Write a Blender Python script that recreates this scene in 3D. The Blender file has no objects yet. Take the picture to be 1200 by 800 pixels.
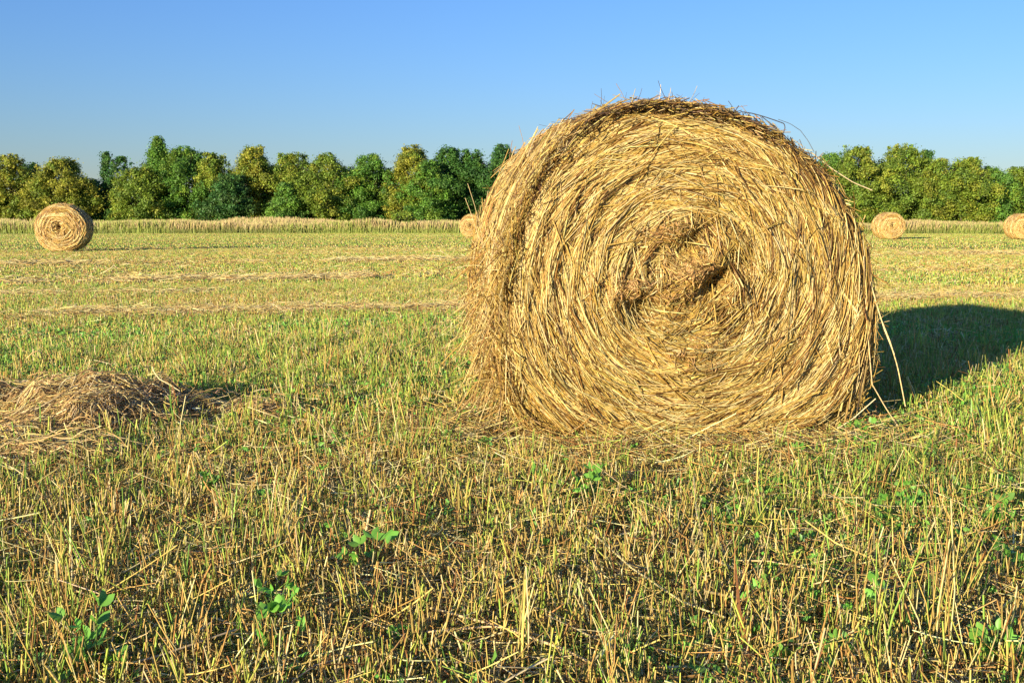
import bpy, math, random
import numpy as np
from mathutils import Vector

# ------------------------------------------------------------------ basics
C = bpy.context.scene.collection
sc = bpy.context.scene
rng = np.random.default_rng(7)
TAU = 2 * math.pi
F_PX = 1287.0                      # focal length in pixels of the 1200 px wide photograph
CAM_H = 1.0
PITCH = math.atan(140 / F_PX)
SUN_AZ, SUN_EL = math.radians(35), math.radians(10.5)
CAM = np.array([0, 0, CAM_H])


def ray(px, py):
    x, y = (px - 600) / F_PX, -(py - 400) / F_PX
    cp, sp = math.cos(PITCH), math.sin(PITCH)
    return np.array([x, cp + y * sp, y * cp - sp])


def ground_at(px, py, z=0.0):
    d = ray(px, py)
    return CAM + d * ((z - CAM_H) / d[2])


def at(px, py, Y):
    d = ray(px, py)
    return CAM + d * (Y / d[1])


def _h(ix, iy, seed):
    n = (ix.astype(np.int64) * 374761393 + iy.astype(np.int64) * 668265263 + seed * 1442695041) & 0xFFFFFFFF
    n = ((n ^ (n >> 13)) * 1274126177) & 0xFFFFFFFF
    return ((n ^ (n >> 16)) & 0xFFFF) / 65535.0


def vn(x, y, seed=0):
    """smooth value noise, 0..1"""
    x = np.asarray(x, float); y = np.asarray(y, float)
    ix, iy = np.floor(x), np.floor(y)
    fx, fy = x - ix, y - iy
    fx, fy = fx * fx * (3 - 2 * fx), fy * fy * (3 - 2 * fy)
    a, b = _h(ix, iy, seed), _h(ix + 1, iy, seed)
    c, d = _h(ix, iy + 1, seed), _h(ix + 1, iy + 1, seed)
    return (a + (b - a) * fx) * (1 - fy) + (c + (d - c) * fx) * fy


def fbm(x, y, seed=0, o=3):
    t, a, s = 0, 1.0, 0
    for i in range(o):
        t = t + a * vn(x * 2 ** i, y * 2 ** i, seed + i * 17); s += a; a *= .5
    return t / s


def nrm(v):
    return v / np.maximum(np.linalg.norm(v, axis=-1, keepdims=True), 1e-9)


# ------------------------------------------------------------------ mesh builders (geometry as numpy arrays)
class Geo:
    def __init__(self):
        self.V, self.Q, self.T, self.K, self.n = [], [], [], [], 0

    def add(self, V, K, Q=None, T=None):
        V = np.asarray(V, float).reshape(-1, 3)
        K = np.broadcast_to(np.asarray(K, float), (len(V), 3)) if np.ndim(K) == 1 else np.asarray(K, float).reshape(-1, 3)
        if Q is not None and len(Q): self.Q.append(np.asarray(Q).reshape(-1, 4) + self.n)
        if T is not None and len(T): self.T.append(np.asarray(T).reshape(-1, 3) + self.n)
        self.V.append(V); self.K.append(K); self.n += len(V)

    def tubes(self, P, r, col, sides=3):
        """P (N,S,3), r (N,S) or (N,1), col (N,3) or (N,S,3): one thin tube per row"""
        N, S = P.shape[:2]
        r = np.broadcast_to(r, (N, S))
        t = np.gradient(P, axis=1); t = nrm(t)
        ref = nrm(rng.normal(size=(N, 1, 3)))
        n1 = nrm(np.cross(t, ref)); n2 = np.cross(t, n1)
        ph = rng.uniform(0, TAU, (N, 1, 1, 1))
        a = np.arange(sides)[None, None, :, None] * TAU / sides + ph
        V = P[:, :, None] + r[:, :, None, None] * (np.cos(a) * n1[:, :, None] + np.sin(a) * n2[:, :, None])
        idx = np.arange(N * S * sides).reshape(N, S, sides)
        nx = np.roll(idx, -1, 2)
        Q = np.stack([idx[:, :-1], nx[:, :-1], nx[:, 1:], idx[:, 1:]], -1)
        K = col[:, None, None] if col.ndim == 2 else col[:, :, None]
        self.add(V, np.broadcast_to(K, (N, S, sides, 3)).reshape(-1, 3), Q)

    def ribbons(self, P, w, side, col):
        """flat blades: P (N,S,3), w (N,S) half widths, side (N,3)"""
        N, S = P.shape[:2]
        w = np.broadcast_to(w, (N, S))
        V = np.stack([P - side[:, None] * w[..., None], P + side[:, None] * w[..., None]], 2)
        idx = np.arange(N * S * 2).reshape(N, S, 2)
        Q = np.stack([idx[:, :-1, 0], idx[:, :-1, 1], idx[:, 1:, 1], idx[:, 1:, 0]], -1)
        K = col[:, None, None] if col.ndim == 2 else col[:, :, None]
        self.add(V, np.broadcast_to(K, (N, S, 2, 3)).reshape(-1, 3), Q)

    def leaves(self, Pc, u, v, col):
        """pointed leaf quads, folded along the midrib: centre Pc (N,3), half axes u (length), v (width)"""
        N = len(Pc)
        n = nrm(np.cross(u, v)) * np.linalg.norm(v, axis=1, keepdims=True) * .35
        V = np.stack([Pc - u, Pc + v * .9 - u * .1 + n, Pc + u, Pc - v * .9 - u * .1 + n], 1)
        b = np.arange(N)[:, None] * 4
        T = np.concatenate([b + np.array([[0, 1, 2]]), b + np.array([[0, 2, 3]])])
        self.add(V, np.repeat(col, 4, 0), None, T)

    def build(self, name, mat, parent=None, smooth=True):
        V = np.concatenate(self.V); K = np.concatenate(self.K)
        Q = np.concatenate(self.Q) if self.Q else np.zeros((0, 4), int)
        T = np.concatenate(self.T) if self.T else np.zeros((0, 3), int)
        me = bpy.data.meshes.new(name)
        me.vertices.add(len(V)); me.vertices.foreach_set('co', V.astype(np.float32).ravel())
        loops = np.concatenate([Q.ravel(), T.ravel()]).astype(np.int32)
        me.loops.add(len(loops)); me.loops.foreach_set('vertex_index', loops)
        st = np.concatenate([np.arange(len(Q)) * 4, len(Q) * 4 + np.arange(len(T)) * 3]).astype(np.int32)
        me.polygons.add(len(st)); me.polygons.foreach_set('loop_start', st)
        me.polygons.foreach_set('use_smooth', np.full(len(st), smooth))
        at_ = me.attributes.new('Col', 'FLOAT_COLOR', 'POINT')
        at_.data.foreach_set('color', np.concatenate([K, np.ones((len(K), 1))], 1).astype(np.float32).ravel())
        me.update(calc_edges=True)
        me.materials.append(mat)
        o = bpy.data.objects.new(name, me); C.objects.link(o)
        if parent: o.parent = parent
        return o


def tag(o, label=None, cat=None, group=None, kind=None):
    for k, v in (('label', label), ('category', cat), ('group', group), ('kind', kind)):
        if v: o[k] = v
    return o


def empty(name, loc=(0, 0, 0), rz=0.0):
    o = bpy.data.objects.new(name, None); C.objects.link(o)
    o.empty_display_size = .1
    o.location = loc; o.rotation_euler = (0, 0, rz)
    return o


def copy_tree(o, parent=None):
    c = o.copy(); C.objects.link(c); c.parent = parent
    for ch in list(o.children): copy_tree(ch, c)
    return c


def jit(col, s, n, sv=.5):
    """n colours around col: brightness jitter s, slight hue jitter"""
    col = np.broadcast_to(np.asarray(col, float), (n, 3))
    b = np.exp(rng.normal(0, s, (n, 1)))
    return np.clip(col * b * (1 + rng.normal(0, s * sv * .5, (n, 3))), .004, .9)


# ------------------------------------------------------------------ materials
def plant_mat(name, rough=.6, transl=0.0, spec=.3, var=.25, scale=60.0):
    m = bpy.data.materials.new(name); m.use_nodes = True
    nt = m.node_tree; N, L = nt.nodes, nt.links
    bs = N['Principled BSDF']; out = N['Material Output']
    at_ = N.new('ShaderNodeAttribute'); at_.attribute_name = 'Col'
    tc = N.new('ShaderNodeTexCoord'); nz = N.new('ShaderNodeTexNoise')
    nz.inputs['Scale'].default_value = scale; nz.inputs['Detail'].default_value = 3
    L.new(tc.outputs['Object'], nz.inputs['Vector'])
    mr = N.new('ShaderNodeMapRange'); mr.inputs['From Min'].default_value = .3; mr.inputs['From Max'].default_value = .7
    mr.inputs['To Min'].default_value = 1 - var; mr.inputs['To Max'].default_value = 1 + var
    L.new(nz.outputs['Fac'], mr.inputs['Value'])
    mx = N.new('ShaderNodeVectorMath'); mx.operation = 'SCALE'
    L.new(at_.outputs['Color'], mx.inputs[0]); L.new(mr.outputs[0], mx.inputs['Scale'])
    L.new(mx.outputs[0], bs.inputs['Base Color'])
    bs.inputs['Roughness'].default_value = rough
    bs.inputs['Specular IOR Level'].default_value = spec
    if transl:
        tr = N.new('ShaderNodeBsdfTranslucent'); L.new(mx.outputs[0], tr.inputs['Color'])
        ms = N.new('ShaderNodeMixShader'); ms.inputs[0].default_value = transl
        L.new(bs.outputs[0], ms.inputs[1]); L.new(tr.outputs[0], ms.inputs[2]); L.new(ms.outputs[0], out.inputs['Surface'])
    return m


M_straw = plant_mat('straw', .5, 0, .35)
M_stub = plant_mat('stubble', .55, .12, .3, .2, 25)
M_leaf = plant_mat('tree_leaf', .5, .32, .35, .2, 1.3)
M_weed = plant_mat('weed_leaf', .45, .25, .4, .15, 40)
M_bark = plant_mat('bark', .85, 0, .2, .35, 8)


def soil_mat():
    m = bpy.data.materials.new('field_soil'); m.use_nodes = True
    nt = m.node_tree; N, L = nt.nodes, nt.links
    bs = N['Principled BSDF']; bs.inputs['Roughness'].default_value = .95; bs.inputs['Specular IOR Level'].default_value = .1
    geo = N.new('ShaderNodeNewGeometry')

    def noise(scale, det=4, stretch=None):
        n = N.new('ShaderNodeTexNoise'); n.inputs['Scale'].default_value = scale; n.inputs['Detail'].default_value = det
        if stretch:
            mp = N.new('ShaderNodeMapping'); mp.inputs['Scale'].default_value = stretch; mp.inputs['Rotation'].default_value = (0, 0, -.29)
            L.new(geo.outputs['Position'], mp.inputs['Vector']); L.new(mp.outputs[0], n.inputs['Vector'])
        else:
            L.new(geo.outputs['Position'], n.inputs['Vector'])
        return n

    def ramp(src, stops):
        r = N.new('ShaderNodeValToRGB'); e = r.color_ramp.elements
        while len(e) < len(stops): e.new(.5)
        for k, (p, c) in zip(e, stops): k.position = p; k.color = (*c, 1)
        L.new(src, r.inputs[0]); return r
    a = ramp(noise(38, 5).outputs['Fac'], [(.3, (.12, .08, .04)), (.45, (.26, .175, .08)), (.58, (.40, .28, .12)), (.75, (.52, .40, .18))])
    g = ramp(noise(1.1, 4, (.6, 1.4, 1)).outputs['Fac'], [(.38, (.36, .31, .08)), (.55, (.25, .28, .05)), (.7, (.46, .36, .11))])
    mx = N.new('ShaderNodeMix'); mx.data_type = 'RGBA'
    sep = N.new('ShaderNodeSeparateXYZ'); L.new(geo.outputs['Position'], sep.inputs[0])
    mr = N.new('ShaderNodeMapRange'); mr.inputs['From Min'].default_value = 6; mr.inputs['From Max'].default_value = 24
    L.new(sep.outputs['Y'], mr.inputs['Value']); L.new(mr.outputs[0], mx.inputs['Factor'])
    L.new(a.outputs[0], mx.inputs['A']); L.new(g.outputs[0], mx.inputs['B'])
    L.new(mx.outputs['Result'], bs.inputs['Base Color'])
    bp = N.new('ShaderNodeBump'); bp.inputs['Strength'].default_value = .9; bp.inputs['Distance'].default_value = .03
    L.new(noise(45, 6).outputs['Fac'], bp.inputs['Height']); L.new(bp.outputs[0], bs.inputs['Normal'])
    return m


# ------------------------------------------------------------------ field ground: one sheet to the horizon
def ground_h(x, y):
    k = np.clip((np.hypot(x, y) - 45) / 30, 0, 1)
    return (.05 * (fbm(x * .9, y * .9, 3) - .5) + .025 * (fbm(x * 4, y * 4, 5) - .5)) * (1 - k)


def make_ground():
    xs = np.concatenate([[-2500, -700, -220], np.linspace(-60, -8, 53), np.linspace(-7.8, 7.8, 157), np.linspace(8, 60, 53), [220, 700, 2500]])
    ys = np.concatenate([[-700, -100, -20, -4], np.linspace(0, 13, 131), np.linspace(13.4, 60, 80), [80, 120, 220, 700, 3500]])
    X, Y = np.meshgrid(xs, ys)
    V = np.stack([X, Y, ground_h(X, Y)], -1)
    idx = np.arange(X.size).reshape(X.shape)
    Q = np.stack([idx[:-1, :-1], idx[:-1, 1:], idx[1:, 1:], idx[1:, :-1]], -1)
    g = Geo(); g.add(V, (.2, .15, .07), Q)
    return tag(g.build('field_ground', soil_mat()), kind='structure')


make_ground()

# ------------------------------------------------------------------ the big bale: its outline, in its own plane
YAW = math.radians(8.5)
FACE_C = at(800, 322, 4.86)
FN = np.array([math.sin(YAW), -math.cos(YAW), 0]); FT = np.array([math.cos(YAW), math.sin(YAW), 0])
BALE_O = np.array([FACE_C[0], FACE_C[1], 0.0]); CZ = FACE_C[2]; BALE_L = 1.2


def px_local(px, py, out=0.0):
    """photo pixel -> bale local coordinates on a plane 'out' metres in front of the face"""
    d = ray(px, py); P0 = FACE_C + FN * out
    t = np.dot(P0 - CAM, FN) / np.dot(d, FN)
    p = CAM + d * t - BALE_O
    return np.array([np.dot(p, FT), -out, p[2]])


OUT = [(1030, 390), (1028, 340), (1018, 290), (1003, 250), (985, 222), (955, 193), (920, 165), (880, 142), (830, 128), (780, 122), (735, 124), (690, 140),
       (652, 170), (624, 210), (604, 260), (591, 320), (585, 380), (587, 430), (597, 470), (620, 500), (660, 518), (720, 526), (800, 527), (880, 525),
       (940, 518), (985, 505), (1014, 475), (1025, 432)]
_loc = np.array([px_local(*p) for p in OUT])
_ang = np.arctan2(_loc[:, 2] - CZ, _loc[:, 0]); _rad = np.hypot(_loc[:, 2] - CZ, _loc[:, 0])
_o = np.argsort(_ang); _ang, _rad = _ang[_o], _rad[_o]
_tha = np.linspace(-math.pi, math.pi, 721)
_R = np.interp(_tha, np.concatenate([_ang - TAU, _ang, _ang + TAU]), np.tile(_rad, 3))
_k = np.hanning(25); _k /= _k.sum()
_R = np.convolve(np.concatenate([_R[-61:-1], _R, _R[1:61]]), _k, 'same')[60:-60]


def R_hero(th):
    return np.interp((th + math.pi) % TAU - math.pi, _tha, _R)


def R_round(th):
    s = np.sin(th)
    return .76 * (1 + .012 * np.cos(3 * th + .5) + .01 * np.sin(5 * th)) * (1 - .03 * np.clip(-s, 0, 1) ** 4)


STRAW = np.array([(.41, .26, .058), (.58, .43, .14), (.28, .15, .034), (.46, .305, .07), (.16, .082, .022), (.64, .51, .22)])


def straw_cols(n, w):
    return STRAW[rng.choice(len(STRAW), n, p=np.array(w) / sum(w))]


HOLES = []      # (x, z, rx, rz, tilt, depth)
LUMPS = []


def blob(x, z, b):
    bx, bz, rx, rz, tl, d = b
    c, s = math.cos(tl), math.sin(tl)
    u, v = (x - bx) * c + (z - bz) * s, -(x - bx) * s + (z - bz) * c
    return d * np.exp(-((u / rx) ** 2 + (v / rz) ** 2))


def face_h(x, z, Rf, cz, hero):
    """how far the end face stands out, towards the viewer"""
    th = np.arctan2(z - cz, x); rho = np.hypot(x, z - cz) / Rf(th)
    ph = rho * 8 + 1.1 * fbm(x * 2.2 + 9, z * 2.2, 11, 2) + th / TAU
    h = .016 * np.sin(TAU * ph) * (.3 + vn(x * 3, z * 3, 21)) * np.clip(rho * 3, 0, 1)
    h = h + .05 * (fbm(x * 5, z * 5, 31) - .5) + .05 * (1 - np.clip(rho, 0, 1) ** 2)
    h = h - (.11 if Rf is R_hero else .035) * np.clip((rho - .84) / .16, 0, 1.15) ** 2
    if hero:
        h = h + .05 * (fbm(x * 9, z * 9, 37) - .5) * np.exp(-(rho / .5) ** 4)
        for b in HOLES: h = h - blob(x, z, b)
        for b in LUMPS: h = h + blob(x, z, b)
    return h


def arcs(p0, al, kap, ln, S):
    """2-D circular arcs (N,S,2) centred on p0 with heading al, curvature kap, length ln"""
    s = np.linspace(-.5, .5, S)[None] * ln[:, None]
    k = np.where(np.abs(kap) < 1e-4, 1e-4, kap)[:, None]
    a = al[:, None] + k * s
    x = (np.sin(a) - np.sin(al[:, None])) / k
    z = -(np.cos(a) - np.cos(al[:, None])) / k
    return np.stack([p0[:, :1] + x, p0[:, 1:] + z], -1), s


def make_face(Rf, cz, y0, sign, n_b, n_s, rad, hero=False, chaos=1.0, S=6):
    """one end face: chaff-covered core plus bundles of wound straw. sign -1 faces local -Y."""
    g = Geo()
    nr, nt_ = (70, 300) if hero else (24, 72)
    rho = np.linspace(0.0, 1, nr)[:, None]; th = np.linspace(0, TAU, nt_, endpoint=False)[None]
    x = rho * Rf(th) * np.cos(th); z = cz + rho * Rf(th) * np.sin(th)
    y = y0 + sign * (face_h(x, z, Rf, cz, hero) - (.05 if hero else .02) + .012 * (vn(x * 30, z * 30, 8) - .5))
    idx = np.arange(nr * nt_).reshape(nr, nt_); nx = np.roll(idx, -1, 1)
    Q = np.stack([idx[:-1], nx[:-1], nx[1:], idx[1:]], -1)
    cc = np.array((.17, .09, .028)) * (.7 + .6 * fbm(x * 14, z * 14, 5))[..., None]
    g.add(np.stack([x, y, np.maximum(z, .004)], -1), cc, Q)
    # bundles
    rb = np.sqrt(rng.uniform(.004, 1.0, n_b)); tb = rng.uniform(0, TAU, n_b)
    pb = np.stack([rb * Rf(tb) * np.cos(tb), cz + rb * Rf(tb) * np.sin(tb)], 1)
    wild = np.clip((.58 - rb) / .4, 0, 1) * chaos
    ab = tb + math.pi / 2 + rng.normal(0, .055, n_b) + wild * (fbm(pb[:, 0] * 3.2, pb[:, 1] * 3.2, 77) - .5) * 5.0 + wild * rng.normal(0, .45, n_b) - .09
    lb = rng.uniform(.26, .78, n_b) * (1 - .6 * wild)
    kb = rng.uniform(.45, 1.0, n_b) / np.maximum(rb * Rf(tb), .2) * (1 - .7 * wild)
    tone = fbm(pb[:, 0] * 2.4, pb[:, 1] * 2.4, 91)
    edge = np.clip((rb - .86) / .12, 0, 1)
    cb = np.where((rng.uniform(size=n_b) < .52 + .5 * (tone - .5) - .3 * edge)[:, None], straw_cols(n_b, [4, 4, 1, 4, .5, 2.2]), straw_cols(n_b, [3, .6, 3.2, 3, 2.2, .3] if hero == 1 and Rf is R_hero else [4, 2, 1.5, 4, .4, 1]))
    ob = rng.uniform(-.045, .036, n_b) if hero else rng.uniform(-.012, .03, n_b)
    i = np.repeat(np.arange(n_b), n_s); n = len(i)
    al = ab[i] + rng.normal(0, .065, n) + wild[i] * rng.normal(0, .22, n)
    perp = np.stack([-np.sin(ab[i]), np.cos(ab[i])], 1); para = np.stack([np.cos(ab[i]), np.sin(ab[i])], 1)
    p0 = pb[i] + perp * rng.normal(0, .0095, n)[:, None] + para * (rng.normal(0, .25, n) * lb[i])[:, None]
    kap = kb[i] * rng.uniform(.55, 1.25, n) + rng.normal(0, .25, n)
    P2, s = arcs(p0, al, kap, lb[i] * rng.uniform(.4, 1.15, n), S)
    out = ob[i] + rng.uniform(-.012, .012, n) + .004
    lift = np.where(rng.uniform(size=n) < .10, rng.uniform(.0, .05, n), rng.normal(0, .005, n))
    tt = np.linspace(-1, 1, S)[None] * rng.choice([-1, 1], n)[:, None]
    yy = face_h(P2[..., 0], P2[..., 1], Rf, cz, hero) + out[:, None] + lift[:, None] * np.clip(tt, 0, 1) ** 2
    P = np.stack([P2[..., 0], y0 + sign * yy, P2[..., 1]], -1)
    thp = np.arctan2(p0[:, 1] - cz, p0[:, 0]); rp = np.hypot(p0[:, 0], p0[:, 1] - cz) / Rf(thp)
    ths = np.arctan2(P2[..., 1] - cz, P2[..., 0]); rmax = (np.hypot(P2[..., 0], P2[..., 1] - cz) / Rf(ths)).max(1)
    keep = (rp < 1.01) & (P[..., 2].min(1) > -.01) & (rmax < np.where(rng.uniform(size=n) < .03, 1.07, 1.012))
    if hero:
        for b in HOLES: keep &= (blob(p0[:, 0], p0[:, 1], b) < .045) | (rng.uniform(size=n) < .25)
    r = rad * np.exp(rng.normal(0, .35, n))
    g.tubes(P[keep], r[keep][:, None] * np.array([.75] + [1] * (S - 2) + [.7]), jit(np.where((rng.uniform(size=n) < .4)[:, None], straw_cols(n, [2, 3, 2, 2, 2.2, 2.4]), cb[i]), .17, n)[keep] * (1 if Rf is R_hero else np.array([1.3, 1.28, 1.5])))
    return g


def make_side(Rf, cz, L, n_b, n_s, rad, hero=False, S=6):
    g = Geo()
    nt_, ny = (300, 40) if hero else (72, 10)
    th = np.linspace(0, TAU, nt_, endpoint=False)[None]; y = np.linspace(.06, L - .06, ny)[:, None]
    rr = Rf(th) - .035 + .05 * (fbm(th * 5 + 3, y * 6, 41) - .5) * np.sin(th * .5)
    X = np.stack([rr * np.cos(th), np.broadcast_to(y, rr.shape), np.maximum(cz + rr * np.sin(th), .004)], -1)
    idx = np.arange(nt_ * ny).reshape(ny, nt_); nx = np.roll(idx, -1, 1)
    Q = np.stack([idx[:-1], nx[:-1], nx[1:], idx[1:]], -1)
    g.add(X, np.array((.17, .09, .03)), Q)
    tb = rng.uniform(0, TAU, n_b); yb = rng.uniform(.03, L - .03, n_b)
    i = np.repeat(np.arange(n_b), n_s); n = len(i)
    ln = rng.uniform(.2, .55, n); dy = rng.normal(0, .16, n_b)[i] + rng.normal(0, .12, n)
    s = np.linspace(-.5, .5, S)[None] * ln[:, None]
    t0 = tb[i] + rng.normal(0, .1, n)
    th = t0[:, None] + s / .77
    yy = yb[i][:, None] + rng.normal(0, .012, n)[:, None] + s * dy[:, None]
    out = rng.uniform(-.02, .012, n_b)[i] + rng.normal(0, .008, n)
    lift = np.where(rng.uniform(size=n) < .1, rng.uniform(0, .06, n), 0)
    tt = np.linspace(-1, 1, S)[None] * rng.choice([-1, 1], n)[:, None]
    edge = np.clip((.1 - np.minimum(yy, L - yy)) / .1, 0, 1.3)
    r_ = Rf(th) + out[:, None] - .05 * edge ** 2 + lift[:, None] * np.clip(tt, 0, 1) ** 2
    P = np.stack([r_ * np.cos(th), yy, cz + r_ * np.sin(th)], -1)
    cb = straw_cols(n, [3, 2.5, 2.2, 3, 1.4, 1.6])
    up = np.clip(np.sin(t0), 0, 1)[:, None]            # rain-weathered, greyer on top
    cb = cb * (1 - .25 * up) + np.array((.28, .20, .12)) * .25 * up
    keep = P[..., 2].min(1) > -.01
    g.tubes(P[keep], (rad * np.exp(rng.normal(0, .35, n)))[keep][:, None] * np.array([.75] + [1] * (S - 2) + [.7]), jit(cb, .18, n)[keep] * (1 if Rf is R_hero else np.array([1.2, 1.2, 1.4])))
    return g


def make_hero():
    global HOLES, LUMPS
    sc_ = 4.86 / F_PX
    for px, py, rx, ry, tl, d in [(834, 332, 26, 11, .70, .12), (746, 360, 20, 15, -.1, .10), (802, 285, 20, 7, .6, .06), (868, 305, 20, 13, .2, .05), (850, 368, 34, 7, -.4, .05), (795, 395, 40, 8, .5, .03), (888, 335, 14, 20, 0, .05)]:
        l = px_local(px, py); HOLES.append((l[0], l[2], rx * sc_, ry * sc_, tl, d))
    for px, py, rx, ry, tl, d in [(806, 316, 36, 15, .4, .055), (732, 338, 26, 16, 0, .04), (785, 345, 60, 12, .2, .02), (800, 420, 70, 26, .1, .03), (770, 270, 50, 18, .5, .025)]:
        l = px_local(px, py); LUMPS.append((l[0], l[2], rx * sc_, ry * sc_, tl, d))
    root = empty('hay_bale', BALE_O, YAW)
    tag(root, 'huge round straw bale close to the viewer, its coiled end face filling the field', 'hay bale', 'round bales lying on the mown field')
    g = make_face(R_hero, CZ, 0, -1, 2700, 24, .0022, True)
    # the pushed-in fold at the heart of the roll: near-horizontal locks
    nb, ns, S = 60, 22, 6
    u = rng.uniform(-1, 1, nb); v = rng.normal(0, .5, nb)
    c = np.array([px_local(772 + 62 * a, 341 - 12 * a - 12 * b) for a, b in zip(u, v)])
    i = np.repeat(np.arange(nb), ns); n = len(i)
    p0 = c[i][:, [0, 2]] + rng.normal(0, .010, (n, 2))
    P2, s = arcs(p0, .2 + rng.normal(0, .22, nb)[i] + rng.normal(0, .13, n), rng.normal(1.2, 1.2, n), rng.uniform(.12, .36, n), S)
    y = face_h(P2[..., 0], P2[..., 1], R_hero, CZ, True) + .022 + rng.uniform(-.03, .016, nb)[i][:, None] + rng.uniform(-.012, .012, n)[:, None]
    keep = np.ones(n, bool)
    for b in HOLES[:2]: keep &= blob(p0[:, 0], p0[:, 1], b) < .06
    P = np.stack([P2[..., 0], -y, P2[..., 1]], -1)
    g.tubes(P[keep], (.0024 * np.exp(rng.normal(0, .3, n)))[keep][:, None], jit(straw_cols(nb, [3, 3, 2, 3, 1, 1.5])[i], .16, n)[keep])
    # short crumbled chaff: everywhere thinly, thick on the lumps
    n = 19000
    rr = np.sqrt(rng.uniform(0, 1, n)); tt = rng.uniform(0, TAU, n)
    p0 = np.stack([rr * R_hero(tt) * np.cos(tt), CZ + rr * R_hero(tt) * np.sin(tt)], 1)
    k = rng.choice(len(LUMPS), n, p=[.42, .3, .08, .1, .1]); onl = rng.uniform(size=n) < .16
    lm = np.array(LUMPS)[k]
    p1 = lm[:, :2] + rng.normal(0, .42, (n, 2)) * lm[:, 2:4]
    p0 = np.where(onl[:, None], p1, p0)
    keep = np.ones(n, bool)
    for b in HOLES: keep &= blob(p0[:, 0], p0[:, 1], b) < .05
    P2, s = arcs(p0, rng.uniform(0, TAU, n), rng.normal(0, 5, n), rng.uniform(.012, .06, n), 3)
    y = face_h(P2[..., 0], P2[..., 1], R_hero, CZ, True) + (rng.uniform(.0, .03, n) + .022 * onl)[:, None] + rng.normal(0, .008, (n, 3))
    col = np.where(onl[:, None] & (rng.uniform(size=n) < .75)[:, None], jit((.46, .28, .10), .22, n), jit(STRAW[rng.integers(0, 6, n)], .2, n))
    g.tubes(np.stack([P2[..., 0], -y, P2[..., 1]], -1)[keep], (.0019 * np.exp(rng.normal(0, .35, n)))[keep][:, None], col[keep])
    f = g.build('end_face', M_straw, root)
    make_face(R_hero, CZ, BALE_L, 1, 500, 14, .0035).build('end_face', M_straw, root)
    make_side(R_hero, CZ, BALE_L, 900, 26, .0026, True).build('rolled_side', M_straw, root)
    # stray straws
    g = Geo(); S = 6
    n = 420                                             # across the face
    rr = np.sqrt(rng.uniform(.02, 1, n)); tt = rng.uniform(0, TAU, n)
    p0 = np.stack([rr * R_hero(tt) * np.cos(tt), CZ + rr * R_hero(tt) * np.sin(tt)], 1)
    P2, s = arcs(p0, tt + math.pi / 2 + rng.normal(0, .4, n), rng.normal(.7, .7, n), rng.uniform(.06, .42, n) , S)
    q = np.linspace(-1, 1, S)[None] * rng.choice([-1, 1], n)[:, None]
    y = face_h(P2[..., 0], P2[..., 1], R_hero, CZ, True) + .03 + rng.uniform(0, .02, n)[:, None] + rng.exponential(.018, n)[:, None] * np.clip(q, 0, 1)
    P = np.stack([P2[..., 0], -y, P2[..., 1]], -1)
    thp = np.arctan2(P[:, :, 2] - CZ, P[:, :, 0]); ok = (np.hypot(P[:, :, 0], P[:, :, 2] - CZ) < R_hero(thp) * 1.06).all(1) & (P[..., 2].min(1) > 0)
    g.tubes(P[ok], (.0019 * np.exp(rng.normal(0, .3, n)))[ok][:, None], jit(straw_cols(n, [2, 4, 1, 2, .7, 4]), .15, n)[ok])
    n = 4300                                            # long clean straws of the outermost coils
    rr = np.sqrt(rng.uniform(.12, .98, n)); tt = rng.uniform(0, TAU, n)
    P2, s = arcs(np.stack([rr * R_hero(tt) * np.cos(tt), CZ + rr * R_hero(tt) * np.sin(tt)], 1), tt + math.pi / 2 - .06 + rng.normal(0, .13, n), rng.uniform(.5, 1.1, n) / (rr * .8), rng.uniform(.15, .7, n), S)
    y = face_h(P2[..., 0], P2[..., 1], R_hero, CZ, True) + .037 + rng.uniform(-.006, .012, n)[:, None]
    P = np.stack([P2[..., 0], -y, P2[..., 1]], -1)
    ths = np.arctan2(P2[..., 1] - CZ, P2[..., 0]); ok = (np.hypot(P2[..., 0], P2[..., 1] - CZ) < R_hero(ths) * 1.005).all(1) & (P[..., 2].min(1) > 0)
    g.tubes(P[ok], (.0019 * np.exp(rng.normal(0, .3, n)))[ok][:, None], jit(straw_cols(n, [1.5, 4, .5, 2, .8, 4]), .14, n)[ok])
    n = 28000                                           # short broken pieces that blur the coils
    rr = np.sqrt(rng.uniform(.01, .985, n)); tt = rng.uniform(0, TAU, n)
    P2, s = arcs(np.stack([rr * R_hero(tt) * np.cos(tt), CZ + rr * R_hero(tt) * np.sin(tt)], 1), tt + math.pi / 2 + rng.normal(0, .42, n) * (1 + 1.2 * np.clip(.5 - rr, 0, 1)), rng.normal(1, 2.2, n), rng.exponential(.055, n) + .035, 4)
    q = np.linspace(-1, 1, 4)[None] * rng.normal(0, .009, (n, 1))
    y = face_h(P2[..., 0], P2[..., 1], R_hero, CZ, True) + rng.uniform(-.012, .04, n)[:, None] + q
    P = np.stack([P2[..., 0], -y, P2[..., 1]], -1)
    ths = np.arctan2(P2[..., 1] - CZ, P2[..., 0]); ok = (np.hypot(P2[..., 0], P2[..., 1] - CZ) < R_hero(ths) * 1.005).all(1) & (P[..., 2].min(1) > 0)
    for b in HOLES: ok &= (blob(P2[:, 1, 0], P2[:, 1, 1], b) < .04)
    g.tubes(P[ok], (.0014 * np.exp(rng.normal(0, .4, n)))[ok][:, None], jit(straw_cols(n, [2.5, 3, 2, 2.5, 2.4, 2.6]), .2, n)[ok])
    n = 2600                                            # hairs round the rim and on the side
    tt = rng.uniform(-.1 * math.pi, 1.22 * math.pi, n)
    tt = np.where(rng.uniform(size=n) < .45, rng.uniform(.72, 1.24, n) * math.pi, tt)
    yy = np.where(rng.uniform(size=n) < .45, rng.uniform(-.02, .12, n), rng.uniform(.05, BALE_L, n))
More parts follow.
